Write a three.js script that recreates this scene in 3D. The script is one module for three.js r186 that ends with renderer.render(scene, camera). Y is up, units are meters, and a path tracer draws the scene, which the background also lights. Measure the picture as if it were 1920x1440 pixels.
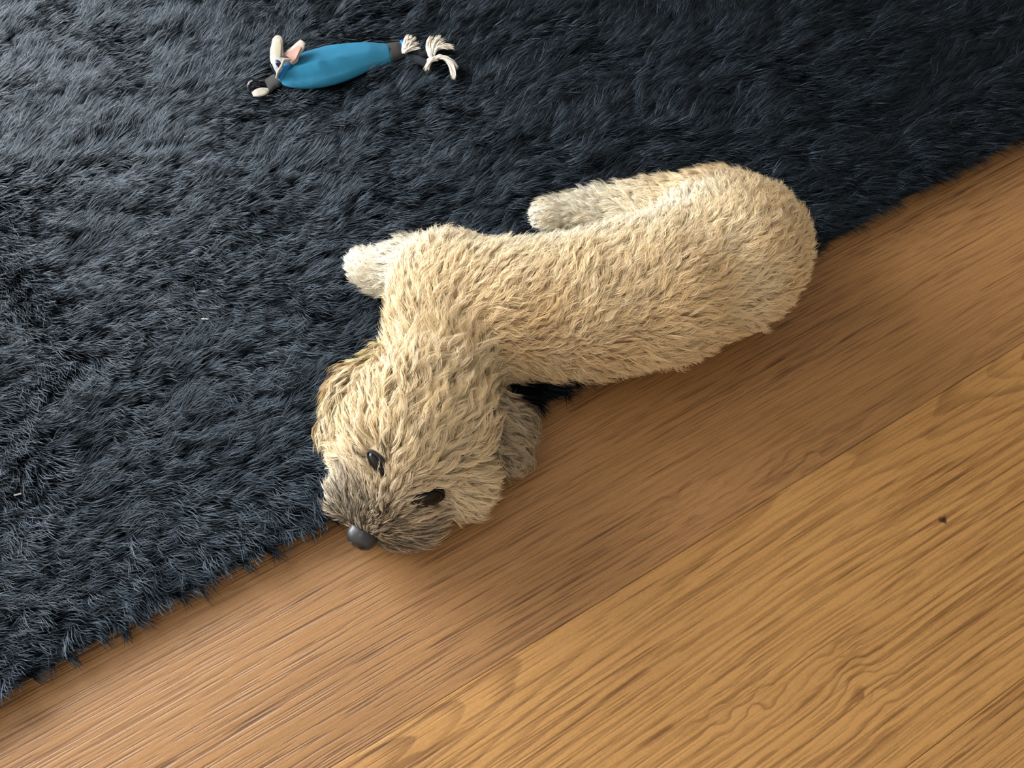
import * as THREE from 'three';
import { RectAreaLightUniformsLib } from 'three/addons/lights/RectAreaLightUniformsLib.js';
import { RoundedBoxGeometry } from 'three/addons/geometries/RoundedBoxGeometry.js';
import { mergeGeometries } from 'three/addons/utils/BufferGeometryUtils.js';

// ------------------------------------------------------------------ camera, sky, daylight, exposure
// World axes are those of the room: x runs along the floor planks, z across them, y up. Units are metres.
const scene = new THREE.Scene();
const EYE = new THREE.Vector3(0, 0.85, 0), TILT = Math.PI / 6, F = 1500;              // 1920 x 1440 frame
const RIGHT = new THREE.Vector3(0.8605, 0, 0.5094), AHEAD = new THREE.Vector3(0.5094, 0, -0.8605);
const LOOK = AHEAD.clone().multiplyScalar(Math.sin(TILT)).add(new THREE.Vector3(0, -Math.cos(TILT), 0));
const camera = new THREE.PerspectiveCamera(2 * Math.atan(720 / F) * 180 / Math.PI, 4 / 3, 0.05, 30);
camera.position.copy(EYE);
camera.lookAt(EYE.clone().add(LOOK));

scene.background = new THREE.Color(0.93, 0.97, 1.02);                                  // overcast daylight outside
const renderer = new THREE.WebGLRenderer({ antialias: true });
renderer.toneMapping = THREE.LinearToneMapping;
renderer.toneMappingExposure = 3.0;
renderer.shadowMap.enabled = true;

const WINDOW = { x0: -2.2, x1: -0.1, y0: 0.12, y1: 1.85, z: -2.12 };
RectAreaLightUniformsLib.init();
const daylight = new THREE.RectAreaLight(new THREE.Color(0.97, 0.985, 1.0), 5.0, WINDOW.x1 - WINDOW.x0 - 0.12, WINDOW.y1 - WINDOW.y0 - 0.12);
daylight.name = 'window_daylight';
daylight.position.set((WINDOW.x0 + WINDOW.x1) / 2, (WINDOW.y0 + WINDOW.y1) / 2, WINDOW.z + 0.02);
daylight.lookAt(daylight.position.x, daylight.position.y, 1);
scene.add(daylight);

// ------------------------------------------------------------------ helpers
const V = (x, y, z) => new THREE.Vector3(x, y, z);
const clamp = (x, a = 0, b = 1) => Math.min(b, Math.max(a, x));
const lerp = (a, b, t) => a + (b - a) * t;
const smooth = (x, a, b) => { const t = clamp((x - a) / (b - a)); return t * t * (3 - 2 * t); };
function random(seed) { let s = seed >>> 0; return () => { s = (s + 0x6d2b79f5) | 0; let t = Math.imul(s ^ (s >>> 15), 1 | s); t = (t + Math.imul(t ^ (t >>> 7), 61 | t)) ^ t; return ((t ^ (t >>> 14)) >>> 0) / 4294967296; }; }
function hash2(x, y, s) { let h = Math.imul(x, 374761393) + Math.imul(y, 668265263) + Math.imul(s, 974634777); h = Math.imul(h ^ (h >>> 13), 1274126177); return ((h ^ (h >>> 16)) >>> 0) / 4294967296; }
function noise2(x, y, s = 0) {
  const ix = Math.floor(x), iy = Math.floor(y); let u = x - ix, v = y - iy; u = u * u * (3 - 2 * u); v = v * v * (3 - 2 * v);
  return lerp(lerp(hash2(ix, iy, s), hash2(ix + 1, iy, s), u), lerp(hash2(ix, iy + 1, s), hash2(ix + 1, iy + 1, s), u), v) * 2 - 1;
}
const fbm2 = (x, y, s) => noise2(x, y, s) * 0.6 + noise2(x * 2.1, y * 2.1, s + 7) * 0.3 + noise2(x * 4.3, y * 4.3, s + 13) * 0.15;
const noise3 = (p, f, s) => (noise2(p.x * f + 11, p.y * f + p.z * f * 0.6, s) + noise2(p.z * f + 5, p.y * f - p.x * f * 0.5, s + 3)) * 0.6;
/** The place at height y that lies along the photograph's line of sight (measuring the room off the picture). */
function at(px, py, y = 0) {
  const dx = (px - 960) / F, dv = (720 - py) / F, c = Math.cos(TILT), s = Math.sin(TILT);
  const fwd = s + dv * c, dy = -c + dv * s, k = (y - EYE.y) / dy;
  return V((RIGHT.x * dx + AHEAD.x * fwd) * k, y, (RIGHT.z * dx + AHEAD.z * fwd) * k);
}
const used = {};
const numbered = (n) => { const k = used[n] = (used[n] ?? -1) + 1; return k ? n + '_' + String(k).padStart(3, '0') : n; };
function mesh(name, geometry, material, parent) {
  const m = new THREE.Mesh(geometry, material); m.name = numbered(name); m.castShadow = m.receiveShadow = true; (parent ?? scene).add(m); return m;
}
function thing(name, label, category, pos) {
  const g = new THREE.Group(); g.name = numbered(name); g.userData = { label, category }; if (pos) g.position.copy(pos); scene.add(g); return g;
}
const std = (o) => new THREE.MeshStandardMaterial(o), phys = (o) => new THREE.MeshPhysicalMaterial(o);

// ------------------------------------------------------------------ room shell
const ROOM = { x0: -2.4, x1: 3.6, z0: -2.12, z1: 1.9, h: 2.45 };
const plaster = std({ color: new THREE.Color(0.62, 0.60, 0.56), roughness: 0.9 });
const whitePaint = std({ color: new THREE.Color(0.82, 0.82, 0.80), roughness: 0.5 });
function structure(name, geos, mat) { const m = mesh(name, geos.length > 1 ? mergeGeometries(geos) : geos[0], mat); m.userData.kind = 'structure'; return m; }
function box(x0, x1, y0, y1, z0, z1) { const g = new THREE.BoxGeometry(x1 - x0, y1 - y0, z1 - z0); g.translate((x0 + x1) / 2, (y0 + y1) / 2, (z0 + z1) / 2); return g; }
{
  const { x0, x1, z0, z1, h } = ROOM, W = WINDOW, t = 0.2;
  structure('ceiling', [box(x0 - t, x1 + t, h, h + t, z0 - t, z1 + t)], plaster);
  structure('wall_left', [box(x0 - t, x0, -0.1, h, z0 - t, z1 + t)], plaster);
  structure('wall_right', [box(x1, x1 + t, -0.1, h, z0 - t, z1 + t)], plaster);
  structure('wall_front', [box(x0, x1, -0.1, h, z1, z1 + t)], plaster);
  structure('wall_back', [box(x0, W.x0, -0.1, h, z0 - t, z0), box(W.x1, x1, -0.1, h, z0 - t, z0), box(W.x0, W.x1, -0.1, W.y0, z0 - t, z0), box(W.x0, W.x1, W.y1, h, z0 - t, z0)], plaster);
  const f = 0.06, xm = (W.x0 + W.x1) / 2, zf = z0 - 0.1;
  const win = structure('window_1', [box(W.x0, W.x1, W.y0, W.y0 + f, zf, zf + 0.06), box(W.x0, W.x1, W.y1 - f, W.y1, zf, zf + 0.06), box(W.x0, W.x0 + f, W.y0 + f, W.y1 - f, zf, zf + 0.06), box(W.x1 - f, W.x1, W.y0 + f, W.y1 - f, zf, zf + 0.06), box(xm - f / 2, xm + f / 2, W.y0 + f, W.y1 - f, zf, zf + 0.06)], whitePaint);
  const glass = phys({ color: 0xffffff, transmission: 1, thickness: 0, roughness: 0, ior: 1.5 });
  for (const [a, b] of [[W.x0 + f, xm - f / 2], [xm + f / 2, W.x1 - f]]) mesh('pane', box(a, b, W.y0 + f, W.y1 - f, zf + 0.025, zf + 0.031), glass, win);
  for (const [n, b] of [['baseboard_left', box(x0, x0 + 0.015, 0, 0.08, z0, z1)], ['baseboard_right', box(x1 - 0.015, x1, 0, 0.08, z0, z1)], ['baseboard_front', box(x0 + 0.015, x1 - 0.015, 0, 0.08, z1 - 0.015, z1)], ['baseboard_back', box(x0 + 0.015, x1 - 0.015, 0, 0.08, z0, z0 + 0.015)]]) structure(n, [b], whitePaint);
}

// ------------------------------------------------------------------ plank floor
const PLANK_W = 0.228, PLANK_L = 2.2, SEAM = -0.145;
function woodTextures(seed, o) {
  const W = 2048, H = 512, col = new Uint8Array(W * H * 4), bmp = new Uint8Array(W * H * 4);
  for (let j = 0; j < H; j++) for (let i = 0; i < W; i++) {
    const X = i / W * PLANK_L, Y = j / H * PLANK_W;
    let yy = Y + 0.010 * noise2(X * 1.7, Y * 6, seed) + 0.0022 * noise2(X * 6, Y * 30, seed + 1);
    let wob = 0, swirl = 0;
    for (const [bx, by, sx, sy, amp] of o.burls) {
      const d = ((X - bx) / sx) ** 2 + ((Y - by) / sy) ** 2; if (d > 9) continue;
      const e = Math.exp(-d); yy += amp * e * (0.6 + 0.4 * noise2(X * 60, Y * 60, seed + 21)); wob += e * noise2(X * 60, Y * 150, seed + 22) * 0.7; swirl = Math.max(swirl, e);
    }
    // growth rings cut by the board's face: arches along the heart line, straight lines beside it
    const heart = o.heart + 0.012 * noise2(X * 1.1, 3.3, seed + 2);
    const depth = o.depth + o.swing * (0.5 + 0.5 * Math.sin(X * o.pace + o.phase)) + 0.008 * noise2(X * 5, 1.1, seed + 4);
    const r = Math.sqrt((yy - heart) ** 2 + depth * depth);
    const ring = r * o.rings + wob + 0.25 * noise2(X * 9, Y * 120, seed + 5);
    const saw = ring - Math.floor(ring), id = Math.floor(ring);
    const line = smooth(saw, 0.45, 0.93) * (1 - smooth(saw, 0.93, 1)) * (0.35 + 0.65 * hash2(id, 3, seed));
    const fib = noise2(X * 7, Y * 520, seed + 8) * 0.5 + noise2(X * 16, Y * 1100, seed + 9) * 0.5;
    const fibre = clamp(0.5 + 0.6 * fib);
    // long open pores, embossed
    const streak = noise2(X * 9 + noise2(X * 4, Y * 60, seed + 30), (yy * 0.35 + Y * 0.65) * 400, seed + 10);
    const pore = smooth(streak, 0.28, 0.75) * smooth(noise2(X * 22, Y * 700, seed + 11), -0.4, 0.5);
    const fine = smooth(noise2(X * 24 + noise2(X * 6, Y * 60, seed + 33), (yy * 0.4 + Y * 0.6) * 820, seed + 17), 0.15, 0.7);
    const patch = fbm2(X * 2.2, Y * 14, seed + 12);
    const fleck = hash2(i >> 1, j >> 1, seed + 40);
    let k = 0.40 * line * (0.35 + 0.5 * swirl + 0.6 * o.figure) + 0.20 * (1 - fibre) + 0.34 * pore * (1 - 0.5 * swirl) + 0.34 * fine * (0.6 + 0.6 * smooth(patch, -0.3, 0.4)) - 0.05 + 0.16 * (patch + 0.3) + 0.12 * (fleck - 0.5);
    k = clamp(k);
    let c = [0, 1, 2].map((n) => lerp(o.light[n], o.dark[n], k));
    for (const [kx, ky, kr] of o.knots ?? []) { const d = Math.hypot((X - kx) / 1.7, Y - ky) / kr; const q = 1 - smooth(d, 0.4, 1.3 + 0.5 * noise2(X * 500, Y * 500, seed)); c = c.map((v, n) => lerp(v, [52, 26, 12][n], q)); }
    const q = (j * W + i) * 4;
    for (let n = 0; n < 3; n++) col[q + n] = clamp(c[n], 0, 255);
    col[q + 3] = 255;
    const hgt = 0.80 - 0.40 * pore - 0.30 * fine - 0.25 * line * (0.4 + swirl) - 0.18 * (1 - fibre) + 0.08 * patch;
    bmp[q] = bmp[q + 1] = bmp[q + 2] = clamp(hgt) * 255; bmp[q + 3] = 255;
  }
  const tex = (d, srgb) => { const t = new THREE.DataTexture(d, W, H); t.magFilter = THREE.LinearFilter; t.minFilter = THREE.LinearMipmapLinearFilter; t.generateMipmaps = true; t.wrapS = t.wrapT = THREE.RepeatWrapping; if (srgb) t.colorSpace = THREE.SRGBColorSpace; t.needsUpdate = true; return t; };
  return std({ map: tex(col, true), bumpMap: tex(bmp), bumpScale: 0.0008, roughness: 0.44 });
}
const woodBrown = woodTextures(11, { light: [168, 124, 76], dark: [84, 53, 26], heart: 0.20, depth: 0.012, swing: 0.02, pace: 3.1, phase: 0.4, rings: 120, figure: 0.1, burls: [[1.19, 0.205, 0.05, 0.022, 0.010], [1.05, 0.185, 0.06, 0.02, -0.008]] });
const woodTan = woodTextures(29, { light: [184, 138, 80], dark: [96, 61, 26], heart: 0.020, depth: 0.004, swing: 0.03, pace: 4.2, phase: 3.3, rings: 130, figure: 1.1, burls: [[1.075, 0.157, 0.035, 0.028, 0.012], [0.965, 0.128, 0.05, 0.02, -0.009]], knots: [[1.275, 0.096, 0.0032]] });
const woodAmber = woodTextures(47, { light: [183, 137, 80], dark: [96, 61, 26], heart: 0.12, depth: 0.01, swing: 0.03, pace: 3.6, phase: 1.7, rings: 120, figure: 0.3, burls: [] });
{
  const floor = structure('floor', [box(ROOM.x0 - 0.2, ROOM.x1 + 0.2, -0.1, -0.012, ROOM.z0 - 0.2, ROOM.z1 + 0.2)], std({ color: 0x2a1a0e, roughness: 0.9 }));
  const rnd = random(5), gap = 0.00012, bev = 0.0007;
  function plank(x0, x1, z0, z1, mat, ox) {
    // a board with eased edges; uv in metres of the board's own print
    const a = x0 + gap, b = x1 - gap, c = z0 + gap, d = z1 - gap, pos = [], nor = [], uv = [], idx = [];
    const ring = (o, y) => [[a + o, y, c + o], [b - o, y, c + o], [b - o, y, d - o], [a + o, y, d - o]];
    const quad = (p) => { const n = V(...p[1]).sub(V(...p[0])).cross(V(...p[2]).sub(V(...p[0]))).normalize(), s = pos.length / 3; for (const v of p) { pos.push(...v); nor.push(n.x, n.y, n.z); uv.push((v[0] - x0 + ox) / PLANK_L, clamp((v[2] - z0) / Math.max(PLANK_W, z1 - z0), 0.002, 0.998)); } idx.push(s, s + 1, s + 2, s, s + 2, s + 3); };
    const T = ring(bev, 0), M = ring(0, -bev * 0.8), B = ring(0, -0.012);
    quad([T[3], T[2], T[1], T[0]]);
    for (let k = 0; k < 4; k++) { const n = (k + 1) % 4; quad([M[k], T[k], T[n], M[n]]); quad([B[k], M[k], M[n], B[n]]); }
    const g = new THREE.BufferGeometry();
    g.setAttribute('position', new THREE.Float32BufferAttribute(pos, 3)); g.setAttribute('normal', new THREE.Float32BufferAttribute(nor, 3)); g.setAttribute('uv', new THREE.Float32BufferAttribute(uv, 2)); g.setIndex(idx);
    mesh('plank', g, mat, floor);
  }
  const WIDE = 0.282, seamAt = (k) => (k <= 0 ? SEAM + k * PLANK_W : SEAM + WIDE + (k - 1) * PLANK_W);      // one wide board among the narrower ones
  for (let k = Math.floor((ROOM.z0 - SEAM) / PLANK_W); seamAt(k) < ROOM.z1; k++) {
    const z0 = Math.max(ROOM.z0, seamAt(k)), z1 = Math.min(ROOM.z1, seamAt(k + 1));
    const mat = k === -1 ? woodBrown : k === 0 ? woodTan : k === 1 ? woodAmber : [woodAmber, woodBrown, woodTan][((k % 3) + 3) % 3];
    const start = k === -1 || k === 0 ? -0.7 : k === 1 ? -1.15 : k === -2 ? -0.55 : -0.7 + (rnd() - 0.5) * 1.6;
    for (let x = start - 2 * PLANK_L; x < ROOM.x1; x += PLANK_L) { const a = Math.max(x, ROOM.x0), b = Math.min(x + PLANK_L, ROOM.x1); if (b - a > 0.01) plank(a, b, z0, z1, mat, a - x); }
  }
}

// ------------------------------------------------------------------ strands: tapered, rounded ribbons joined into one geometry
class Strands {
  constructor(n, seg) { this.seg = seg; const v = n * (seg * 2 + 1); this.p = new Float32Array(v * 3); this.n = new Float32Array(v * 3); this.c = new Float32Array(v * 3); this.i = new Uint32Array(n * (seg * 2 - 1) * 3); this.v = 0; this.k = 0; }
  /** pts: seg + 1 points; width at the root; out: which way the ribbon's face looks; c0, c1: colours of root and tip */
  add(pts, width, out, c0, c1) {
    const S = this.seg, T = Strands.T, W = Strands.W, N = Strands.N, base = this.v;
    for (let k = 0; k <= S; k++) {
      T.subVectors(pts[Math.min(S, k + 1)], pts[Math.max(0, k - 1)]).normalize();
      W.crossVectors(T, out); if (W.lengthSq() < 1e-6) W.set(1, 0, 0); W.normalize(); N.crossVectors(W, T);
      const s = k / S, w = width * 0.5 * (s < 0.35 ? 0.8 + 0.2 * s / 0.35 : 1 - 0.75 * ((s - 0.35) / 0.65) ** 1.4);
      for (let e = 1; e >= (k === S ? 1 : -1); e -= 2) {
        const q = this.v * 3, o = k === S ? 0 : e * w;
        this.p[q] = pts[k].x + W.x * o; this.p[q + 1] = pts[k].y + W.y * o; this.p[q + 2] = pts[k].z + W.z * o;
        const b = k === S ? 0 : e * 0.75, l = 1 / Math.sqrt(1 + b * b);
        this.n[q] = (N.x + W.x * b) * l; this.n[q + 1] = (N.y + W.y * b) * l; this.n[q + 2] = (N.z + W.z * b) * l;
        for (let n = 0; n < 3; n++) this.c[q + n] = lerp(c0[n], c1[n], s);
        this.v++;
      }
    }
    for (let k = 0; k < S; k++) {
      const a = base + k * 2; this.i[this.k++] = a; this.i[this.k++] = a + 2; this.i[this.k++] = a + 1;
      if (k < S - 1) { this.i[this.k++] = a + 2; this.i[this.k++] = a + 3; this.i[this.k++] = a + 1; }
    }
  }
  geometry() {
    const g = new THREE.BufferGeometry(); g.setAttribute('position', new THREE.BufferAttribute(this.p.slice(0, this.v * 3), 3)); g.setAttribute('normal', new THREE.BufferAttribute(this.n.slice(0, this.v * 3), 3));
    g.setAttribute('color', new THREE.BufferAttribute(this.c.slice(0, this.v * 3), 3)); g.setIndex(new THREE.BufferAttribute(this.i.slice(0, this.k), 1)); return g;
  }
}
Strands.T = V(); Strands.W = V(); Strands.N = V();

// ------------------------------------------------------------------ distance fields and their surfaces (body, ears, nose)
const SEG = V(), PT = V();
function capsule(p, b) { SEG.subVectors(b.b, b.a); PT.subVectors(p, b.a); const h = clamp(PT.dot(SEG) / Math.max(SEG.lengthSq(), 1e-9)); b.h = h; return Math.sqrt(PT.addScaledVector(SEG, -h).lengthSq()) - lerp(b.ra, b.rb, h); }
function field(bones) {
  const sdf = (p) => { let d = 1e9; for (const b of bones) { const e = capsule(p, b), k = b.k ?? 0.02, h = Math.max(k - Math.abs(d - e), 0) / k; d = Math.min(d, e) - h * h * k * 0.25; } return d; };
  sdf.bones = bones; return sdf;
}
const GP = V();
function gradient(sdf, p, out = V()) { const e = 0.002; return out.set(sdf(GP.set(p.x + e, p.y, p.z)) - sdf(GP.set(p.x - e, p.y, p.z)), sdf(GP.set(p.x, p.y + e, p.z)) - sdf(GP.set(p.x, p.y - e, p.z)), sdf(GP.set(p.x, p.y, p.z + e)) - sdf(GP.set(p.x, p.y, p.z - e))).normalize(); }
function surface(sdf, box3, cell) {            // surface nets
  const lo = box3.min, n = box3.getSize(V()).divideScalar(cell).ceil().addScalar(1), [nx, ny, nz] = [n.x, n.y, n.z], val = new Float32Array(nx * ny * nz), p = V();
  for (let k = 0; k < nz; k++) for (let j = 0; j < ny; j++) for (let i = 0; i < nx; i++) val[(k * ny + j) * nx + i] = sdf(p.set(lo.x + i * cell, lo.y + j * cell, lo.z + k * cell));
  const id = new Int32Array(nx * ny * nz).fill(-1), pos = [], idx = [], at3 = (i, j, k) => (k * ny + j) * nx + i;
  for (let k = 0; k < nz - 1; k++) for (let j = 0; j < ny - 1; j++) for (let i = 0; i < nx - 1; i++) {
    let m = 0; const c = []; for (let q = 0; q < 8; q++) { const v = val[at3(i + (q & 1), j + (q >> 1 & 1), k + (q >> 2))]; c.push(v); if (v < 0) m |= 1 << q; }
    if (m === 0 || m === 255) continue;
    let s = 0, x = 0, y = 0, z = 0;
    for (let q = 0; q < 8; q++) for (const b of [1, 2, 4]) { if (q & b) continue; const r = q | b; if ((c[q] < 0) === (c[r] < 0)) continue; const t = c[q] / (c[q] - c[r]); x += (q & 1) + (b === 1 ? t : 0); y += (q >> 1 & 1) + (b === 2 ? t : 0); z += (q >> 2) + (b === 4 ? t : 0); s++; }
    id[at3(i, j, k)] = pos.length / 3; pos.push(lo.x + (i + x / s) * cell, lo.y + (j + y / s) * cell, lo.z + (k + z / s) * cell);
  }
  const face = (a, b, c, d, flip) => { if (a < 0 || b < 0 || c < 0 || d < 0) return; flip ? idx.push(a, c, b, b, c, d) : idx.push(a, b, c, b, d, c); };
  for (let k = 1; k < nz - 1; k++) for (let j = 1; j < ny - 1; j++) for (let i = 1; i < nx - 1; i++) {
    const v = val[at3(i, j, k)] < 0;
    if (v !== val[at3(i + 1, j, k)] < 0) face(id[at3(i, j - 1, k - 1)], id[at3(i, j, k - 1)], id[at3(i, j - 1, k)], id[at3(i, j, k)], !v);
    if (v !== val[at3(i, j + 1, k)] < 0) face(id[at3(i - 1, j, k - 1)], id[at3(i, j, k - 1)], id[at3(i - 1, j, k)], id[at3(i, j, k)], v);
    if (v !== val[at3(i, j, k + 1)] < 0) face(id[at3(i - 1, j - 1, k)], id[at3(i, j - 1, k)], id[at3(i - 1, j, k)], id[at3(i, j, k)], !v);
  }
  const nor = new Float32Array(pos.length), g3 = V();
  for (let q = 0; q < pos.length; q += 3) { gradient(sdf, p.set(pos[q], pos[q + 1], pos[q + 2]), g3); nor[q] = g3.x; nor[q + 1] = g3.y; nor[q + 2] = g3.z; }
  const g = new THREE.BufferGeometry(); g.setAttribute('position', new THREE.Float32BufferAttribute(pos, 3)); g.setAttribute('normal', new THREE.BufferAttribute(nor, 3)); g.setIndex(idx); return g;
}
function sightHit(sdf, px, py) {               // where the line of sight first meets a field
  const far = at(px, py, -0.02), dir = far.clone().sub(EYE).normalize(), p = EYE.clone().addScaledVector(dir, 0.45);
  for (let i = 0; i < 120; i++) { const d = sdf(p); if (d < 0.0003) break; p.addScaledVector(dir, Math.max(d * 0.8, 0.0003)); } return p;
}

// ------------------------------------------------------------------ the dog: skeleton with radii, in its pose
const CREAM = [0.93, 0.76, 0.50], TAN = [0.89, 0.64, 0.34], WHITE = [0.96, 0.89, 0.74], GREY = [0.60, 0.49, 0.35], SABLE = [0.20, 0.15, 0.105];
const J = (px, py, y, r) => ({ p: at(px, py, y), r });
const J_ = {
  shoulder: J(848, 572, 0.080, 0.060), ribs: J(960, 584, 0.083, 0.067), waist: J(1100, 574, 0.085, 0.073), loin: J(1230, 548, 0.087, 0.077), rump: J(1365, 487, 0.088, 0.076), seat: J(1404, 458, 0.075, 0.066),
  neck: J(845, 628, 0.074, 0.053), nape: J(828, 706, 0.068, 0.045), skull: J(793, 790, 0.087, 0.059), brow: J(768, 842, 0.082, 0.047),
  cheekL: J(683, 850, 0.048, 0.030), cheekR: J(862, 900, 0.042, 0.031), stop: J(745, 905, 0.068, 0.032), muzzle: J(706, 962, 0.050, 0.022), chin: J(728, 985, 0.026, 0.019), jowlR: J(775, 972, 0.032, 0.022), jowlL: J(655, 935, 0.036, 0.020),
  thigh: J(1325, 412, 0.085, 0.056), knee: J(1215, 408, 0.060, 0.038), hock: J(1110, 400, 0.045, 0.023), hindPaw: J(1036, 404, 0.040, 0.021),
  upperArm: J(842, 524, 0.074, 0.048), elbow: J(768, 506, 0.052, 0.029), wrist: J(710, 511, 0.040, 0.020), forePaw: J(690, 502, 0.036, 0.019), arm2: J(790, 488, 0.034, 0.022), paw2: J(760, 468, 0.030, 0.012),
  tail: J(1425, 412, 0.070, 0.032), tailTip: J(1470, 436, 0.050, 0.020),
};
const bone = (a, b, o) => ({ a: J_[a].p, b: J_[b].p, ra: J_[a].r, rb: J_[b].r, ...o });
const SPINE = V(-0.15, 0.35, 0.9).normalize();             // towards the dog's back as it lies on its side
const STOP = at(752, 896, 0.105), NOSE = at(685, 998, 0.046);
const away = (from) => (p, out) => out.subVectors(p, from).normalize();
function flank(b) { return (p, out) => { out.copy(b.a).lerp(b.b, b.h).addScaledVector(SPINE, 0.075); out.subVectors(p, out).multiplyScalar(9); return out.addScaledVector(b.along, 0.85).normalize(); }; }
const bones = [];
for (const [a, b] of [['shoulder', 'ribs'], ['ribs', 'waist'], ['waist', 'loin'], ['loin', 'rump'], ['rump', 'seat']]) { const o = bone(a, b, { k: 0.035, len: 0.0255, lift: 0.42, col: CREAM, curl: 1.15, body: 1, clump: 1.15, loose: 0.27 }); o.along = o.b.clone().sub(o.a).normalize(); o.flow = flank(o); bones.push(o); }
const limb = (a, b, o) => { const q = bone(a, b, { k: 0.022, len: 0.025, lift: 0.55, col: WHITE, curl: 1, clump: 1.8, ...o }); const d = q.b.clone().sub(q.a).normalize(), dn = V(0, 0.1, -0.45); q.flow = (p, out) => out.copy(d).add(dn).normalize(); bones.push(q); };
{
  const o = bone('neck', 'nape', { k: 0.03, len: 0.030, lift: 0.5, col: CREAM, curl: 1 }), d = o.a.clone().sub(o.b).normalize(); o.flow = (p, out) => { out.copy(o.a).lerp(o.b, o.h); out.subVectors(p, out).multiplyScalar(6).addScaledVector(d, 0.9); out.y -= 0.1; return out.normalize(); }; bones.push(o);
  const s2 = bone('shoulder', 'neck', { k: 0.035, len: 0.030, lift: 0.5, col: CREAM, curl: 1 }); s2.flow = o.flow; bones.push(s2);
}
bones.push(bone('nape', 'skull', { k: 0.03, len: 0.038, lift: 0.5, col: CREAM, curl: 1.5, loose: 0.1, clump: 3, flow: away(STOP) }));
bones.push(bone('skull', 'brow', { k: 0.025, len: 0.042, lift: 0.52, col: CREAM, curl: 1.5, loose: 0.08, clump: 3.6, flow: away(STOP), fine: 1.3 }));
bones.push(bone('brow', 'cheekL', { k: 0.025, len: 0.030, lift: 0.36, col: CREAM, curl: 0.7, flow: away(STOP), fine: 1.6 }));
bones.push(bone('brow', 'cheekR', { k: 0.025, len: 0.034, lift: 0.42, col: CREAM, curl: 0.8, flow: away(STOP), fine: 1.6, loose: 0.1, clump: 2.6 }));
bones.push(bone('brow', 'stop', { k: 0.02, len: 0.016, lift: 0.5, col: CREAM, curl: 0.6, flow: away(NOSE), fine: 2.2 }));
bones.push(bone('stop', 'muzzle', { k: 0.018, len: 0.025, lift: 0.55, loose: 0.15, col: GREY, curl: 0.5, flow: away(NOSE), fine: 2.4 }));
bones.push(bone('muzzle', 'chin', { k: 0.016, len: 0.024, lift: 0.45, col: GREY, curl: 0.5, flow: away(NOSE), fine: 2 }));
bones.push(bone('stop', 'jowlR', { k: 0.02, loose: 0.1, clump: 1.6, len: 0.033, lift: 0.45, col: GREY, curl: 0.5, flow: away(NOSE), fine: 2 }));
bones.push(bone('stop', 'jowlL', { k: 0.02, loose: 0.1, clump: 1.4, len: 0.029, lift: 0.5, col: [0.90, 0.80, 0.62], curl: 0.4, flow: away(NOSE), fine: 2 }));
limb('thigh', 'knee', { k: 0.04, len: 0.026, col: CREAM }); limb('knee', 'hock', {}); limb('hock', 'hindPaw', { len: 0.018 });
limb('upperArm', 'elbow', { k: 0.035, len: 0.024, col: WHITE }); limb('elbow', 'wrist', {}); limb('wrist', 'forePaw', { len: 0.015 }); limb('arm2', 'paw2', { len: 0.016 });
limb('tail', 'tailTip', { k: 0.03, len: 0.037, lift: 0.6, col: CREAM, curl: 1.6 });
for (const [px, py, y] of [[676, 488, 0.034], [673, 501, 0.034], [681, 514, 0.034], [1018, 392, 0.036], [1014, 406, 0.036], [1022, 419, 0.036]]) {      // toes
  const p = at(px, py, y), q = { a: p, b: p.clone(), ra: 0.011, rb: 0.011, k: 0.012, len: 0.012, lift: 0.4, col: WHITE, curl: 0.4 }, d = p.clone().sub(px < 900 ? J_.wrist.p : J_.hock.p).normalize(); q.flow = (pp, out) => out.copy(d); bones.push(q);
}
const bodyField = field(bones);
// each eye: its middle and its two corners, and how wide it stands open
const EYES = [[711, 868, 697, 846, 729, 889, 0.0058], [799, 929, 770, 935, 828, 929, 0.0092]].map(([x, y, x0, y0, x1, y1, open]) => Object.assign(sightHit(bodyField, x, y), { in: sightHit(bodyField, x0, y0), out: sightHit(bodyField, x1, y1), open }));
for (const e of EYES) e.n = gradient(bodyField, e);

// the rug's free edge, and how low a hair can hang: to the rug's backing, or to the boards
const rugEdge = (x) => -0.366 - 0.026 * clamp((x + 0.1) / 1.2, -0.3, 1.5) + 0.012 * Math.exp(-(((x - 0.31) / 0.07) ** 2)) + 0.006 * noise2(x * 4, 0.5, 91) + 0.004 * noise2(x * 13, 0.5, 92);
const ground = (p) => (p.z < rugEdge(p.x) + 0.014 ? 0.0085 : 0.002);

/** What the bones near p say about the fur there. */
function furAt(bs, p) {
  const f = V(), t = V(), r = { len: 0, lift: 0, curl: 0, fine: 0, body: 0, loose: 0, clump: 0, col: [0, 0, 0], flow: f }; let sum = 0;
  const d = bs.map((b) => capsule(p, b)), m = Math.min(...d);
  bs.forEach((b, n) => { const w = Math.exp(-(d[n] - m) / 0.008); if (w < 0.02) return; capsule(p, b); sum += w; b.flow(p, t); f.addScaledVector(t, w); r.len += w * b.len; r.lift += w * b.lift; r.curl += w * b.curl; r.fine += w * (b.fine ?? 1); r.body += w * (b.body ?? 0); r.loose += w * (b.loose ?? 0.2); r.clump += w * (b.clump ?? 1); for (let q = 0; q < 3; q++) r.col[q] += w * b.col[q]; });
  for (const k of ['len', 'lift', 'curl', 'fine', 'body', 'loose', 'clump']) r[k] /= sum; r.col = r.col.map((x) => x / sum); f.normalize(); return r;
}
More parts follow.
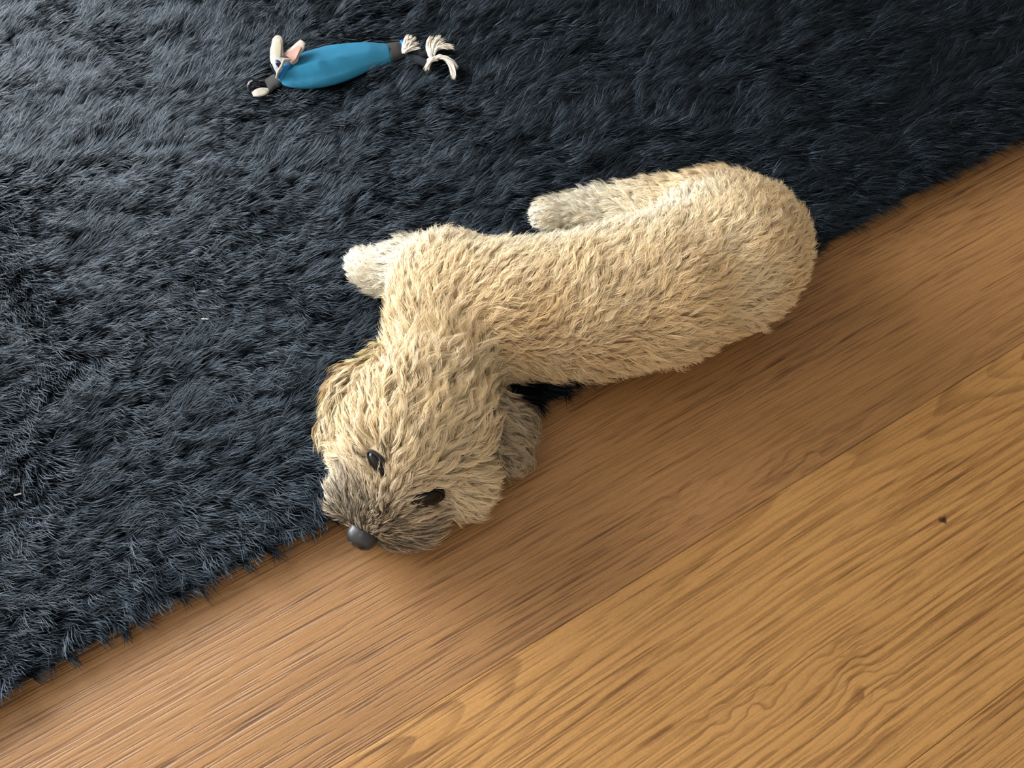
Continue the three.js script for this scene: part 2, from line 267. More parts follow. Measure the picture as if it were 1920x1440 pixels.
/** Fur on a surface: guides that follow the coat's direction, and hairs gathered around them into locks. */
function grow(geo, sdf, o) {
  const rnd = random(o.seed), pos = geo.attributes.position.array, nor = geo.attributes.normal.array, idx = geo.index.array, tris = idx.length / 3, cum = new Float64Array(tris);
  const A = V(), B = V(), C = V(), vert = (out, i) => out.set(pos[i * 3], pos[i * 3 + 1], pos[i * 3 + 2]); let area = 0;
  for (let t = 0; t < tris; t++) {
    vert(A, idx[t * 3]); vert(B, idx[t * 3 + 1]); vert(C, idx[t * 3 + 2]); const ar = B.sub(A).cross(C.sub(A)).length() / 2, ny = nor[idx[t * 3] * 3 + 1];
    area += ar * (ny < -0.55 ? 0.02 : ny < -0.2 ? 0.4 : 1) * (o.weight ? o.weight(A) : 1); cum[t] = area;
  }
  const pick = () => { const x = rnd() * area; let a = 0, b = tris - 1; while (a < b) { const m = (a + b) >> 1; cum[m] < x ? a = m + 1 : b = m; } let u = rnd(), v = rnd(); if (u + v > 1) { u = 1 - u; v = 1 - v; } const w = 1 - u - v, q = [idx[a * 3], idx[a * 3 + 1], idx[a * 3 + 2]], mix = (s) => V(...[0, 1, 2].map((c) => s[q[0] * 3 + c] * w + s[q[1] * 3 + c] * u + s[q[2] * 3 + c] * v)); return { p: mix(pos), n: mix(nor).normalize() }; };
  const SEGS = 5, guides = [], cell = 0.012, grid = new Map(), key = (p, i = 0, j = 0, k = 0) => (Math.floor(p.x / cell) + i + 500) * 4000000 + (Math.floor(p.y / cell) + j + 500) * 2000 + Math.floor(p.z / cell) + k + 500;
  const N = V(), T = V(), S = V();
  for (let g = 0; g < o.guides; g++) {
    const s = pick(); if (o.bald && o.bald(s.p, 1.1)) continue; const f = furAt(sdf.bones, s.p); o.adjust?.(f, s.p, s.n); if (f.len <= 0 || rnd() > 1 / f.clump) continue;
    const L = f.len * (0.65 + 0.6 * rnd() + 0.3 * noise3(s.p, 45, o.seed)), pts = [s.p.clone()], p = s.p.clone(), phase = rnd() * 6.28, freq = 4 + 4 * rnd(), turn = (rnd() - 0.5) * 0.9 + 0.6 * noise3(s.p, 30, o.seed + 5);
    for (let k = 0; k < SEGS; k++) {
      gradient(sdf, p, N); T.copy(f.flow).addScaledVector(N, -f.flow.dot(N)); if (T.lengthSq() < 1e-4) T.set(0, -1, 0).addScaledVector(N, N.y); T.normalize(); S.crossVectors(N, T);
      T.addScaledVector(S, turn + f.curl * 0.55 * Math.sin(phase + freq * k / SEGS)).normalize();
      const e = f.lift * lerp(1.35, 0.35, k / (SEGS - 1)) + 0.25 * f.curl * Math.sin(phase * 1.7 + freq * k / SEGS);
      p.addScaledVector(T, Math.cos(e) * L / SEGS).addScaledVector(N, Math.sin(e) * L / SEGS);
      p.y = Math.max(p.y, ground(p));
      pts.push(p.clone());
    }
    const tint = 0.88 + 0.2 * rnd(), warm = (rnd() - 0.5) * 0.10, c = [f.col[0] * tint * (1 + warm * 0.3), f.col[1] * tint, f.col[2] * tint * (1 - warm)];
    const gd = { p: s.p, n: s.n, pts, c, L, w: 1 / f.fine, dark: f.dark ?? 0, loose: f.loose }; guides.push(gd);
    const h = key(s.p); grid.has(h) ? grid.get(h).push(gd) : grid.set(h, [gd]);
  }
  const out = new Strands(o.hairs, SEGS), off = V(), face = V(), pts = Array.from({ length: SEGS + 1 }, () => V()), q = V();
  for (let n = 0; n < o.hairs; n++) {
    const s = pick(); let best = null, bd = 1e9;
    for (let i = -1; i < 2; i++) for (let j = -1; j < 2; j++) for (let k = -1; k < 2; k++) for (const g of grid.get(key(s.p, i, j, k)) ?? []) { const d = g.p.distanceToSquared(s.p); if (d < bd) { bd = d; best = g; } }
    if (!best || bd > 0.013 ** 2 || (o.bald && o.bald(s.p))) continue;
    const scale = 0.7 + 0.45 * rnd(), jx = (rnd() - 0.5), jy = (rnd() - 0.5), jz = (rnd() - 0.5), loose = best.loose + 0.7 * rnd() ** 2.6;
    off.subVectors(s.p, best.p);
    for (let k = 0; k <= SEGS; k++) {
      const t = k / SEGS, gather = 1 - (1 - loose) * Math.min(1, t * 1.25) ** 0.8; q.subVectors(best.pts[k], best.p).multiplyScalar(scale);
      pts[k].copy(best.p).add(q).addScaledVector(off, gather); const j = 0.0035 * t * (0.5 + loose * 2); pts[k].x += jx * j; pts[k].y += jy * j; pts[k].z += jz * j;
      pts[k].y = Math.max(pts[k].y, ground(pts[k]));
    }
    if (o.clear && (o.clear(pts[2]) || o.clear(pts[3]) || o.clear(pts[4]) || o.clear(pts[5])) && rnd() < 0.86) continue;
    face.copy(s.n).addScaledVector(V(jy, jz, jx), 0.9).normalize();
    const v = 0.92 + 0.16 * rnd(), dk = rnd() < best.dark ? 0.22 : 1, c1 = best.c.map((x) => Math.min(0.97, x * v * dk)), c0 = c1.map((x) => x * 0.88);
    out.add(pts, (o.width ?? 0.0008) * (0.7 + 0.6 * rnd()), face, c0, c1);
  }
  return out.geometry();
}
const furMaterial = phys({ vertexColors: true, roughness: 0.95, specularIntensity: 0.7, transmission: 0.1, thickness: 0, side: THREE.DoubleSide });
const noseMaterial = phys({ color: new THREE.Color(0.018, 0.018, 0.022), roughness: 0.42, clearcoat: 0.25, clearcoatRoughness: 0.3 });
const dogBase = at(1000, 600, 0), inDog = (g) => g.translate(-dogBase.x, -dogBase.y, -dogBase.z);
{
  const dog = thing('dog', 'small fluffy cream dog lying on its side on the edge of the dark rug', 'dog', dogBase);
  const skin = std({ color: new THREE.Color(0.62, 0.46, 0.29), roughness: 0.8 });
  const b3 = new THREE.Box3(); for (const b of bones) for (const [p, r] of [[b.a, b.ra], [b.b, b.rb]]) b3.expandByPoint(p.clone().addScalar(r + 0.02)).expandByPoint(p.clone().addScalar(-r - 0.02));
  const bodyGeo = surface((p) => Math.max(bodyField(p), 0.0075 - p.y), b3, 0.006);
  const browMid = at(750, 890, 0.09);
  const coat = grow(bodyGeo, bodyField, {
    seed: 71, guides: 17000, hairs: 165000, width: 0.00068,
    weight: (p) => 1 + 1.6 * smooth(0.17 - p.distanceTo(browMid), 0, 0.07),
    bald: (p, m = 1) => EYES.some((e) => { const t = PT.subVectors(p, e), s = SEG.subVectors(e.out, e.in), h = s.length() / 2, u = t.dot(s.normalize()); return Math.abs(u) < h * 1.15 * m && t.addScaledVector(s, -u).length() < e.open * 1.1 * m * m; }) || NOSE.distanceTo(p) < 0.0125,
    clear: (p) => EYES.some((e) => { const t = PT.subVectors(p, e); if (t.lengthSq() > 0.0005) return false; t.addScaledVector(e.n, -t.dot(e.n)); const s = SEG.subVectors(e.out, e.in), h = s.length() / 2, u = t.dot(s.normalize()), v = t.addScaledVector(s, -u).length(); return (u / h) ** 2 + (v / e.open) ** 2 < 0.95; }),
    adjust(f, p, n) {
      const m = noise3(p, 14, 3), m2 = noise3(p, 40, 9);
      if (f.body > 0.3) { const back = clamp(0.15 + 0.8 * m + 0.3 * m2 + 0.7 * smooth(n.z, -0.1, 0.7)) * f.body; f.col = f.col.map((c, q) => lerp(c, TAN[q], 0.7 * back)); const bellyLit = smooth(-n.z, 0.05, 0.75) * f.body; f.col = f.col.map((c, q) => lerp(c, WHITE[q], 0.7 * bellyLit)); }  // tan back and pale belly, pushed further to paint in the window light's gradient
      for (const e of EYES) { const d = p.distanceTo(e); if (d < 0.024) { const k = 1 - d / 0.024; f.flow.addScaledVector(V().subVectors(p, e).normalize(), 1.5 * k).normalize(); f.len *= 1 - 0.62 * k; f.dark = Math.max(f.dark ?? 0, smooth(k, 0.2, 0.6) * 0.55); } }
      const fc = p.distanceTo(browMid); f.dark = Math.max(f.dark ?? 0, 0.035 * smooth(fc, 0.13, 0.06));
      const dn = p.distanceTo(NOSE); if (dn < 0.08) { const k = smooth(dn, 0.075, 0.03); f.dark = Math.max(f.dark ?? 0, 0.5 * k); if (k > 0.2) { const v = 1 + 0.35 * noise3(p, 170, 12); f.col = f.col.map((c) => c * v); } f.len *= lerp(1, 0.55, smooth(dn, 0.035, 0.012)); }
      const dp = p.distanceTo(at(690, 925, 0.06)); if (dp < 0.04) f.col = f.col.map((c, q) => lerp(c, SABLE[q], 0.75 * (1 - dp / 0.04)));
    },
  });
    mesh('body', inDog(bodyGeo), skin, dog);
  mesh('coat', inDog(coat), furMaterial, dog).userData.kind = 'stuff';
  // ears
  const ear = (chain, seed, col, dark, hang, len) => {
    const bs = []; for (let k = 0; k + 1 < chain.length; k++) { const [a, b] = [chain[k], chain[k + 1]], q = { a: at(a[0], a[1], a[2]), b: at(b[0], b[1], b[2]), ra: a[3], rb: b[3], k: 0.015, len, lift: 0.42, col, curl: 1.1, fine: 1.3, loose: 0.08 }, d = q.b.clone().sub(q.a).normalize(); q.flow = (p, out) => { out.copy(q.a).lerp(q.b, q.h); return out.subVectors(p, out).multiplyScalar(7).add(d).addScaledVector(hang, 1.1).normalize(); }; bs.push(q); }
    const f = field(bs), b = new THREE.Box3(); for (const q of bs) for (const [p, r] of [[q.a, q.ra], [q.b, q.rb]]) b.expandByPoint(p.clone().addScalar(r + 0.012)).expandByPoint(p.clone().addScalar(-r - 0.012));
    const g = surface(f, b, 0.004), fur = grow(g, f, { seed, guides: 380, hairs: 15000, width: 0.0007, adjust: (q, p) => { q.dark = dark * clamp(0.5 + noise3(p, 35, seed)); const v = 1 + 0.3 * noise3(p, 160, seed + 2); q.col = q.col.map((c) => c * v); } });
    const e = mesh('ear', inDog(g), skin, dog); mesh('ear_fur', inDog(fur), furMaterial, e).userData.kind = 'stuff';
  };
  ear([[902, 762, 0.078, 0.018], [936, 802, 0.054, 0.020], [942, 842, 0.032, 0.014]], 301, [0.52, 0.42, 0.28], 0.36, V(1.05, -0.15, 0.62), 0.044);
  ear([[722, 694, 0.094, 0.018], [678, 738, 0.076, 0.022], [655, 792, 0.056, 0.018], [646, 828, 0.040, 0.012]], 302, CREAM, 0.12, V(-0.35, -0.3, 0.5), 0.038);
  // eyes with dark lids
  const eyeMat = phys({ color: new THREE.Color(0.006, 0.005, 0.005), roughness: 0.16, specularIntensity: 0.55 }), lidMat = std({ color: new THREE.Color(0.010, 0.008, 0.008), roughness: 0.75 });
  EYES.forEach((p) => {
    const N = gradient(bodyField, p), side = V().subVectors(p.out, p.in), half = side.length() / 2; side.addScaledVector(N, -side.dot(N)).normalize();
    const up = V().crossVectors(N, side).normalize(), basis = new THREE.Matrix4().makeBasis(side, up, N), c = p.clone().addScaledVector(N, 0.0016);
    const g = new THREE.SphereGeometry(1, 32, 24); g.scale(half * 1.0, p.open * 1.1, 0.0090 * (p.open / 0.0092) ** 0.7); g.applyMatrix4(basis); g.translate(c.x, c.y, c.z);
    const eye = mesh('eye', inDog(g), eyeMat, dog);
    const pts = []; for (let k = 0; k < 28; k++) { const a = k / 28 * Math.PI * 2, cs = Math.cos(a); pts.push(c.clone().addScaledVector(side, cs * half * 1.04).addScaledVector(up, Math.sin(a) * p.open * 1.10 * (1 - 0.12 * cs * cs)).addScaledVector(N, 0.0030 * p.open / 0.0092)); }
    const rim = new THREE.SphereGeometry(1, 28, 16); rim.scale(half * 1.16, p.open * 1.45, 0.0040 * p.open / 0.0092); rim.applyMatrix4(basis); rim.translate(c.x, c.y, c.z);
    const lid = new THREE.TubeGeometry(new THREE.CatmullRomCurve3(pts, true), 56, 0.0011, 7, true); mesh('eyelid', inDog(mergeGeometries([lid, rim])), lidMat, eye);
  });
  // nose leather with two nostrils
  const fwd = at(684, 1000, 0.03).sub(at(745, 905, 0.03)).normalize(), side = V(0, 1, 0).cross(fwd).normalize(), nz = NOSE.clone().addScaledVector(fwd, 0.004), up = V(0, 1, 0);
  const local = V(), nf = (p) => {
    local.subVectors(p, nz); const x = local.dot(side), y = local.dot(up), z = local.dot(fwd);
    let d = 0.00028 * noise3(p, 620, 4) + ((Math.abs(x / 0.0168) ** 2.5 + Math.abs((y - 0.001) / 0.0138) ** 2.3 + Math.abs(z / 0.0145) ** 2.3) ** 0.42 - 1) * 0.0138;
    d = Math.max(d, -(Math.hypot((Math.abs(x) - 0.0082) / 0.0036, (y - 0.0030) / 0.0034, (z - 0.0118) / 0.006) - 1) * 0.0032);
    d = Math.max(d, -(Math.hypot((Math.abs(x) - 0.0125) / 0.005, (y + 0.0045) / 0.0014, (z - 0.009) / 0.006) - 1) * 0.0014);
    d = Math.max(d, 0.0009 - Math.hypot(x, Math.max(0, y + 0.002) * 0.5, (z - 0.0160) * 0.5));
    return d;
  };
  const ng = surface(nf, new THREE.Box3(nz.clone().addScalar(-0.022), nz.clone().addScalar(0.022)), 0.0009); mesh('nose', inDog(ng), noseMaterial, dog);
}

// ------------------------------------------------------------------ shag rug
const RUG = { x0: -0.95, x1: 2.05, z0: -1.95, back: 0.006 };
const TOY_A = at(548, 142, 0.01), TOY_B = at(728, 104, 0.01), PRESS = V();            // the toy's length: the pile lies flat beneath it
const pressed = (x, z) => { PRESS.set(x, 0.01, z); return capsule(PRESS, { a: TOY_A, b: TOY_B, ra: 0.030, rb: 0.022 }) < 0; };
{
  const rug = thing('shag_rug', 'dark blue-black long-pile shag rug covering the wooden floor', 'rug', V(0.5, 0, -1.15)), bx = rug.position;
  const sh = new THREE.Shape(); sh.moveTo(RUG.x0, -RUG.z0); sh.lineTo(RUG.x1, -RUG.z0); for (let k = 0; k <= 60; k++) { const x = lerp(RUG.x1, RUG.x0, k / 60); sh.lineTo(x, -rugEdge(x) + 0.012); } sh.closePath();
  const g = new THREE.ExtrudeGeometry(sh, { depth: RUG.back, bevelEnabled: false }); g.rotateX(-Math.PI / 2); g.translate(-bx.x, 0.0003, -bx.z);
  mesh('backing', g, std({ color: new THREE.Color(0.008, 0.009, 0.013), roughness: 0.95 }), rug);
  const rnd = random(17), VAR = 6, tufts = [], SEGS = 5;
  for (let v = 0; v < VAR; v++) {
    const n = 11, s = new Strands(n, SEGS), pts = Array.from({ length: SEGS + 1 }, () => V()), bend = (rnd() - 0.5) * 0.9, wave = 0.5 + rnd() * 0.7, ph = rnd() * 6.28;
    for (let k = 0; k < n; k++) {
      const L = 0.032 + 0.020 * rnd(), p = V((rnd() - 0.5) * 0.006, 0, (rnd() - 0.5) * 0.006), a0 = (rnd() - 0.5) * 0.45, up = 0.85 + 0.35 * rnd();
      for (let q = 0; q <= SEGS; q++) { pts[q].copy(p); const t = q / SEGS, el = up * (1 - t * 1.05) , az = a0 + bend * t + 0.35 * wave * Math.sin(ph + t * 5); p.x += Math.cos(az) * Math.cos(el) * L / SEGS; p.z += Math.sin(az) * Math.cos(el) * L / SEGS; p.y += Math.sin(el) * L / SEGS; }
      const sh2 = 0.7 + 0.5 * rnd() + (rnd() < 0.10 ? 5 : 0); s.add(pts, 0.0011 * (0.7 + 0.6 * rnd()), V((rnd() - 0.5) * 0.8, 1, (rnd() - 0.5) * 0.8).normalize(), [sh2, sh2, sh2], [sh2, sh2, sh2]);
    }
    tufts.push(s.geometry());
  }
  const pile = phys({ color: new THREE.Color(0.0065, 0.0086, 0.0120), vertexColors: true, roughness: 0.38, specularIntensity: 0.7, specularColor: new THREE.Color(0.55, 0.78, 1.0), side: THREE.DoubleSide });
  const list = tufts.map(() => []), step = 0.006, m4 = new THREE.Matrix4(), qt = new THREE.Quaternion(), e = new THREE.Euler(), probe = V();
  for (let x = RUG.x0; x < RUG.x1; x += step) for (let z = RUG.z0; z < -0.34; z += step) {
    const X = x + (rnd() - 0.5) * step * 1.3, Z = z + (rnd() - 0.5) * step * 1.3, edge = rugEdge(X) - Z; const pick = rnd(), r1 = rnd(), r2 = rnd(), r3 = rnd(), r4 = rnd(), r5 = rnd();
    if (edge < 0.014) continue;
    if (X > -0.4 && X < 0.9 && bodyField(probe.set(X, 0.022, Z)) < -0.004) continue;
    const near = smooth(edge, 0.16, 0.02); if (pressed(X, Z)) continue;
    let ang = 0.15 + 1.1 * fbm2(X * 3.2, Z * 3.2, 41) + 0.8 * noise2(X * 17, Z * 17, 42) + (r1 - 0.5) * 0.9;
    ang = lerp(ang, Math.PI * 0.42 * (0.4 + 0.6 * r2) + (r1 - 0.5) * 1.4, near * 0.75);        // towards the free edge
    const lump = noise2(X * 28, Z * 28, 44), lean = (r3 - 0.5) * 0.5 + 0.17 * lump - 0.10 * smooth(edge, 0.26, 0.10);
    e.set((r4 - 0.5) * 0.35, -ang, lean, 'YXZ'); qt.setFromEuler(e);
    const sc = (0.82 + 0.36 * r5) * (1 + 0.08 * lump) * lerp(1, 0.75, smooth(edge, 0.05, 0.0));
    m4.compose(V(X - bx.x, RUG.back - 0.001, Z - bx.z), qt, V(sc, sc, sc));
    list[Math.floor(pick * VAR)].push([m4.clone(), (r5 < 0.13 ? 2.4 : 0.6 + 0.5 * r2) + 0.25 * lump]);
  }
  const col = new THREE.Color();
  list.forEach((l, v) => { const im = new THREE.InstancedMesh(tufts[v], pile, l.length); im.name = numbered('pile'); im.userData.kind = 'stuff'; im.castShadow = im.receiveShadow = true; l.forEach(([m, t], k) => { im.setMatrixAt(k, m); im.setColorAt(k, col.setRGB(t, t, t)); }); rug.add(im); });
}

// ------------------------------------------------------------------ the dog's toy on the rug
{
  const base = at(630, 125, 0.018), toy = thing('plush_toy', 'flat blue fabric dog toy with pale pink-lined ears and cream tufts, lying on the rug', 'toy', base), rel = (px, py, y) => at(px, py, y + 0.009).sub(base), rnd = random(23);
  const cloth = (r, g, b, o = {}) => std({ color: new THREE.Color(r, g, b), roughness: 0.85, ...o });
  const weave = (() => { const n = 256, d = new Uint8Array(n * n * 4); for (let j = 0; j < n; j++) for (let i = 0; i < n; i++) { const v = 128 + 60 * Math.sin(i * Math.PI / 4) * Math.sin(j * Math.PI / 4) + 60 * (hash2(i, j, 8) - 0.5), q = (j * n + i) * 4; d[q] = d[q + 1] = d[q + 2] = clamp(v, 0, 255); d[q + 3] = 255; } const t = new THREE.DataTexture(d, n, n); t.magFilter = THREE.LinearFilter; t.wrapS = t.wrapT = THREE.RepeatWrapping; t.repeat.set(4, 4); t.needsUpdate = true; return t; })();
  const fabric = { bumpMap: weave, bumpScale: 0.0006 };
  const blue = cloth(0.016, 0.25, 0.45, fabric), band = cloth(0.055, 0.058, 0.056, fabric), black = cloth(0.012, 0.013, 0.018, { roughness: 0.4 }), pale = cloth(0.62, 0.66, 0.70, fabric), shell = cloth(0.74, 0.66, 0.58, fabric), pink = cloth(0.72, 0.44, 0.36, fabric), cream = cloth(0.74, 0.68, 0.58, fabric), brightBlue = cloth(0.02, 0.25, 0.62, fabric);
  /** a stuffed or flat piece of cloth: sections run from one edge (a) to the other (b), h is half the thickness, dish pushes the middle of its upper side down */
  function loft(sections, o = {}) {
    const n = 20, pos = [], uv = [], idx = [], rows = sections.length;
    const curve = [0, 1].map((e) => new THREE.CatmullRomCurve3(sections.map((s) => s[e]))), fine = o.rows ?? rows * 4;
    for (let r = 0; r <= fine; r++) {
      const u = r / fine, a = curve[0].getPoint(u), b = curve[1].getPoint(u), f = u * (rows - 1), i = Math.min(rows - 2, Math.floor(f)), h = lerp(sections[i][2], sections[i + 1][2], f - i), mid = a.clone().add(b).multiplyScalar(0.5), half = b.clone().sub(a).multiplyScalar(0.5);
      for (let k = 0; k < n; k++) { const t = k / n * Math.PI * 2, x = Math.cos(t), y = Math.sin(t); const p = mid.clone().addScaledVector(half, x); let lift = Math.sign(y) * Math.abs(y) ** 0.8 * h * (y < 0 ? 0.6 : 1); if (o.dish) lift -= o.dish * Math.sin(Math.PI * u) * (1 - x * x) * h; if (o.fold && y > 0) lift += o.fold(u, x) * y; p.y += lift; pos.push(p.x, p.y, p.z); uv.push(u * 3, x); }
    }
    for (let r = 0; r < fine; r++) for (let k = 0; k < n; k++) { const a = r * n + k, b = r * n + (k + 1) % n, c = a + n, d = b + n; idx.push(a, b, c, b, d, c); }
    for (const r of [0, fine]) { const c = pos.length / 3, s = [0, 0, 0]; for (let k = 0; k < n; k++) for (let q = 0; q < 3; q++) s[q] += pos[(r * n + k) * 3 + q] / n; pos.push(...s); uv.push(0, 0); for (let k = 0; k < n; k++) { const a = r * n + k, b = r * n + (k + 1) % n; r ? idx.push(a, b, c) : idx.push(b, a, c); } }
    const g = new THREE.BufferGeometry(); g.setAttribute('position', new THREE.Float32BufferAttribute(pos, 3)); g.setAttribute('uv', new THREE.Float32BufferAttribute(uv, 2)); g.setIndex(idx); g.computeVertexNormals();
    const p0 = V(pos[n * 3 * 2], pos[n * 3 * 2 + 1], pos[n * 3 * 2 + 2]), nn = g.attributes.normal, q = Math.floor(fine / 2) * n + n / 4; if (nn.getY(q) < 0) { for (let i = 0; i < idx.length; i += 3) [idx[i], idx[i + 1]] = [idx[i + 1], idx[i]]; g.setIndex(idx); g.computeVertexNormals(); }
    return g;
  }
  const S = (list) => list.map(([ax, ay, bx, by, y, h, y2]) => [rel(ax, ay, y), rel(bx, by, y2 ?? y), h]);
  mesh('torso', loft(S([[526, 150, 529, 158, 0.028, 0.004], [537, 126, 540, 162, 0.030, 0.010], [562, 107, 570, 165, 0.030, 0.015], [600, 95, 604, 162, 0.029, 0.017], [640, 88, 645, 151, 0.027, 0.017], [690, 84, 693, 131, 0.026, 0.014], [728, 85, 736, 116, 0.025, 0.009]]), { rows: 60, fold: (u, x) => 0.006 * Math.exp(-(((x - 0.35 + 0.2 * u) / 0.12) ** 2)) * Math.sin(Math.PI * u) - 0.005 * smooth(x, 0.35, 0.7) * Math.sin(Math.PI * u) + 0.0012 * noise2(u * 14, x * 4, 5) }), blue, toy);
  mesh('band', loft(S([[495, 151, 507, 174, 0.022, 0.005], [505, 146, 514, 167, 0.024, 0.006], [516, 140, 528, 159, 0.026, 0.007]])), band, toy).userData.label = 'dark grey band at the head end';
  mesh('band', loft(S([[726, 84, 735, 117, 0.025, 0.009], [742, 81, 748, 111, 0.024, 0.008], [758, 79, 764, 106, 0.022, 0.005]])), band, toy).userData.label = 'dark grey band at the tail end';
  const head = mesh('head', loft(S([[506, 106, 545, 118, 0.046, 0.007], [507, 114, 538, 124, 0.044, 0.010], [511, 126, 530, 134, 0.038, 0.008], [517, 141, 522, 146, 0.030, 0.004]])), pale, toy);
  mesh('eye_patch', loft(S([[516, 113, 525, 115, 0.0555, 0.0015], [517, 120, 528, 121, 0.054, 0.002], [522, 127, 525, 126, 0.0475, 0.001]])), black, head);
  const stripe = [[508, 120, 0.050], [511, 128, 0.046], [516, 138, 0.039], [518, 144, 0.032]].map((p) => rel(...p)); mesh('stripe', new THREE.TubeGeometry(new THREE.CatmullRomCurve3(stripe), 20, 0.0017, 7), black, head);
  mesh('gusset', loft(S([[534, 121, 552, 116, 0.040, 0.005], [527, 132, 545, 130, 0.042, 0.008], [522, 142, 534, 144, 0.038, 0.008], [521, 150, 526, 154, 0.030, 0.004]])), brightBlue, toy).userData.label = 'brighter blue fabric gusset';
  const trim = [[544, 112, 0.055], [533, 113, 0.057], [529, 122, 0.054], [522, 134, 0.048], [519, 146, 0.036]].map((p) => rel(...p)); mesh('trim', new THREE.TubeGeometry(new THREE.CatmullRomCurve3(trim), 30, 0.0021, 8), shell, head);
  for (const [outer, inner, lining, dish] of [
    [[[508, 112, 532, 114, 0.046, 0.004], [506, 98, 532, 102, 0.052, 0.004], [509, 84, 531, 86, 0.055, 0.0035], [511, 74, 531, 76, 0.055, 0.003], [516, 68, 528, 69, 0.054, 0.002]], [[514, 106, 526, 108, 0.0535, 0.001], [513, 94, 527, 96, 0.0568, 0.001], [514, 82, 528, 84, 0.0588, 0.001], [519, 74, 526, 75, 0.0578, 0.0006]], cloth(0.72, 0.68, 0.50, fabric), 0],
    [[[531, 108, 547, 122, 0.044, 0.005], [535, 99, 558, 115, 0.048, 0.006], [545, 91, 562, 103, 0.052, 0.005], [556, 81, 570, 93, 0.056, 0.004], [563, 75, 573, 82, 0.057, 0.002]], [[534, 108, 546, 118, 0.0500, 0.001], [539, 100, 555, 110, 0.0535, 0.001], [548, 93, 559, 101, 0.0565, 0.001], [559, 84, 565, 89, 0.0600, 0.0006]], pink, 0.5]]) {
    const e = mesh('ear', loft(S(outer), { dish }), shell, toy); mesh('ear_lining', loft(S(inner), { dish: dish * 2 }), lining, e);
    if (dish) mesh('ear_hole_shade', loft(S([[533, 104, 541, 108, 0.0545, 0.0012], [534, 107, 543, 110, 0.0540, 0.0016], [536, 109, 542, 113, 0.0530, 0.001]])), cloth(0.06, 0.006, 0.010), e);  // solid dark patch: shade of the ear's hole put in as colour
  }
  mesh('loop', loft(S([[504, 166, 505, 173, 0.024, 0.0015], [492, 165, 498, 178, 0.026, 0.003], [480, 168, 485, 181, 0.027, 0.0032], [472, 174, 475, 181, 0.026, 0.0015]]), { dish: 0.5 }), cream, toy).userData.label = 'cream fabric loop';
  const bl = [[496, 153, 0.024], [484, 151, 0.028], [472, 152, 0.030], [466, 160, 0.028], [467, 170, 0.023]].map((p) => rel(...p)); mesh('loop', new THREE.TubeGeometry(new THREE.CatmullRomCurve3(bl), 30, 0.0025, 8), black, toy).userData.label = 'black cord loop';
  const tip = [[473, 151.5, 0.0335], [468, 154.5, 0.0335], [466, 159, 0.032]].map((p) => rel(...p)); mesh('loop_highlight', new THREE.TubeGeometry(new THREE.CatmullRomCurve3(tip), 12, 0.0011, 6), pale, toy);  // pale tube on the black cord, a painted white highlight
  for (const c of [[[760, 92, 0.022], [778, 98, 0.026], [793, 104, 0.026], [806, 98, 0.024]], [[762, 102, 0.021], [778, 110, 0.025], [792, 116, 0.026], [803, 122, 0.024]]]) mesh('leg', new THREE.TubeGeometry(new THREE.CatmullRomCurve3(c.map((p) => rel(...p))), 24, 0.0062, 10), cloth(0.014, 0.022, 0.034, fabric), toy);
  mesh('gusset', loft(S([[749, 78, 757, 94, 0.026, 0.003], [752, 76, 759, 92, 0.028, 0.004], [757, 75, 763, 90, 0.027, 0.002]])), brightBlue, toy);
  // cream tufts: chunky curved locks
  const tuftMat = phys({ vertexColors: true, roughness: 0.95, transmission: 0.2, thickness: 0, side: THREE.DoubleSide });
  const fan = (locks, n) => {
    const st = new Strands(locks.length * n, 6);
    for (const [[x0, y0], [x1, y1], [x2, y2], h] of locks) for (let k = 0; k < n; k++) {
      const j = () => (rnd() - 0.5), c = new THREE.QuadraticBezierCurve3(rel(x0 + j() * 7, y0 + j() * 7, 0.024 + rnd() * 0.012), rel(x1 + j() * 10, y1 + j() * 9, (h ?? 0.036) + j() * 0.012), rel(x2 + j() * 12, y2 + j() * 10, 0.028 + j() * 0.014)), v = 0.85 + 0.25 * rnd();
      st.add(c.getPoints(6), 0.0022 + 0.0014 * rnd(), V(j(), 1, j()).normalize(), [0.86 * v, 0.82 * v, 0.75 * v], [0.86 * v, 0.78 * v, 0.64 * v]);
    }
    mesh('tuft', st.geometry(), tuftMat, toy);
  };
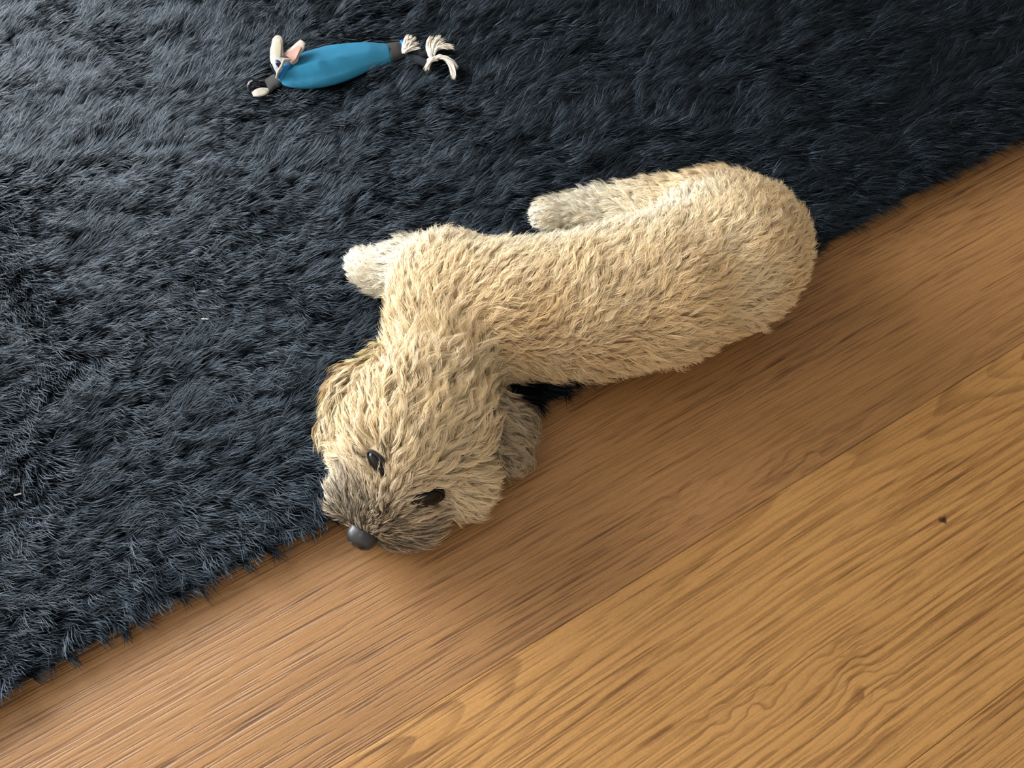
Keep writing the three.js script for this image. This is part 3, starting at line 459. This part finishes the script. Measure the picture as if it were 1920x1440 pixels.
  fan([[[757, 96], [758, 80], [769, 68]], [[757, 97], [766, 80], [776, 72]], [[757, 97], [770, 86], [782, 82]], [[758, 98], [772, 92], [785, 88]], [[758, 97], [762, 84], [771, 76]], [[757, 94], [764, 90], [778, 86]]], 26);
  fan([[[806, 104], [797, 84], [810, 70]], [[807, 104], [806, 84], [822, 69]], [[808, 102], [816, 82], [832, 74]], [[810, 98], [826, 80], [847, 89]], [[808, 104], [806, 92], [812, 78]], [[811, 100], [817, 90], [828, 80]]], 28);
  fan([[[820, 110], [803, 110], [798, 131]], [[818, 108], [808, 106], [800, 124]], [[812, 112], [824, 100], [838, 112]], [[820, 108], [838, 102], [850, 122]], [[826, 108], [846, 108], [855, 128]], [[834, 110], [850, 120], [851, 146]], [[816, 108], [830, 104], [846, 116]]], 26);
}

// ------------------------------------------------------------------ lint caught in the pile
{
  const lint = std({ color: new THREE.Color(0.75, 0.75, 0.72), roughness: 0.9 });
  for (const [px, py, turn, len, label] of [
    [349, 256, 0.5, 0.004, 'tiny pale lint fleck on the rug just below and left of the blue toy'], [32, 298, -0.4, 0.006, 'tiny white lint fleck near the left edge, upper of a close pair on the rug'], [63, 325, -0.2, 0.008, 'thin white lint fleck near the left edge, lower of a close pair on the rug'],
    [385, 598, 0.3, 0.007, 'thin pale lint fleck on the open rug left of the front paw'], [1525, 119, 1.5, 0.006, 'lone white lint fleck on the darkest rug far above the rump'], [33, 927, 0.6, 0.006, 'pale lint fleck low on the rug at the left edge, beside brighter fringe']]) {
    const g = new THREE.CapsuleGeometry(len * 0.17, len, 4, 8); g.rotateZ(Math.PI / 2); g.scale(1, 0.6, 1); const p = g.attributes.position; for (let k = 0; k < p.count; k++) p.setZ(k, p.getZ(k) + 0.18 * len * Math.sin(p.getX(k) / len * 3)); g.computeVertexNormals();
    const m = mesh('lint_fleck', g, lint); m.position.copy(at(px, py, 0.0285)); m.rotation.y = turn - 0.53; Object.assign(m.userData, { label, category: 'lint', group: 'lint flecks caught in the rug pile' });
  }
}

renderer.render(scene, camera);
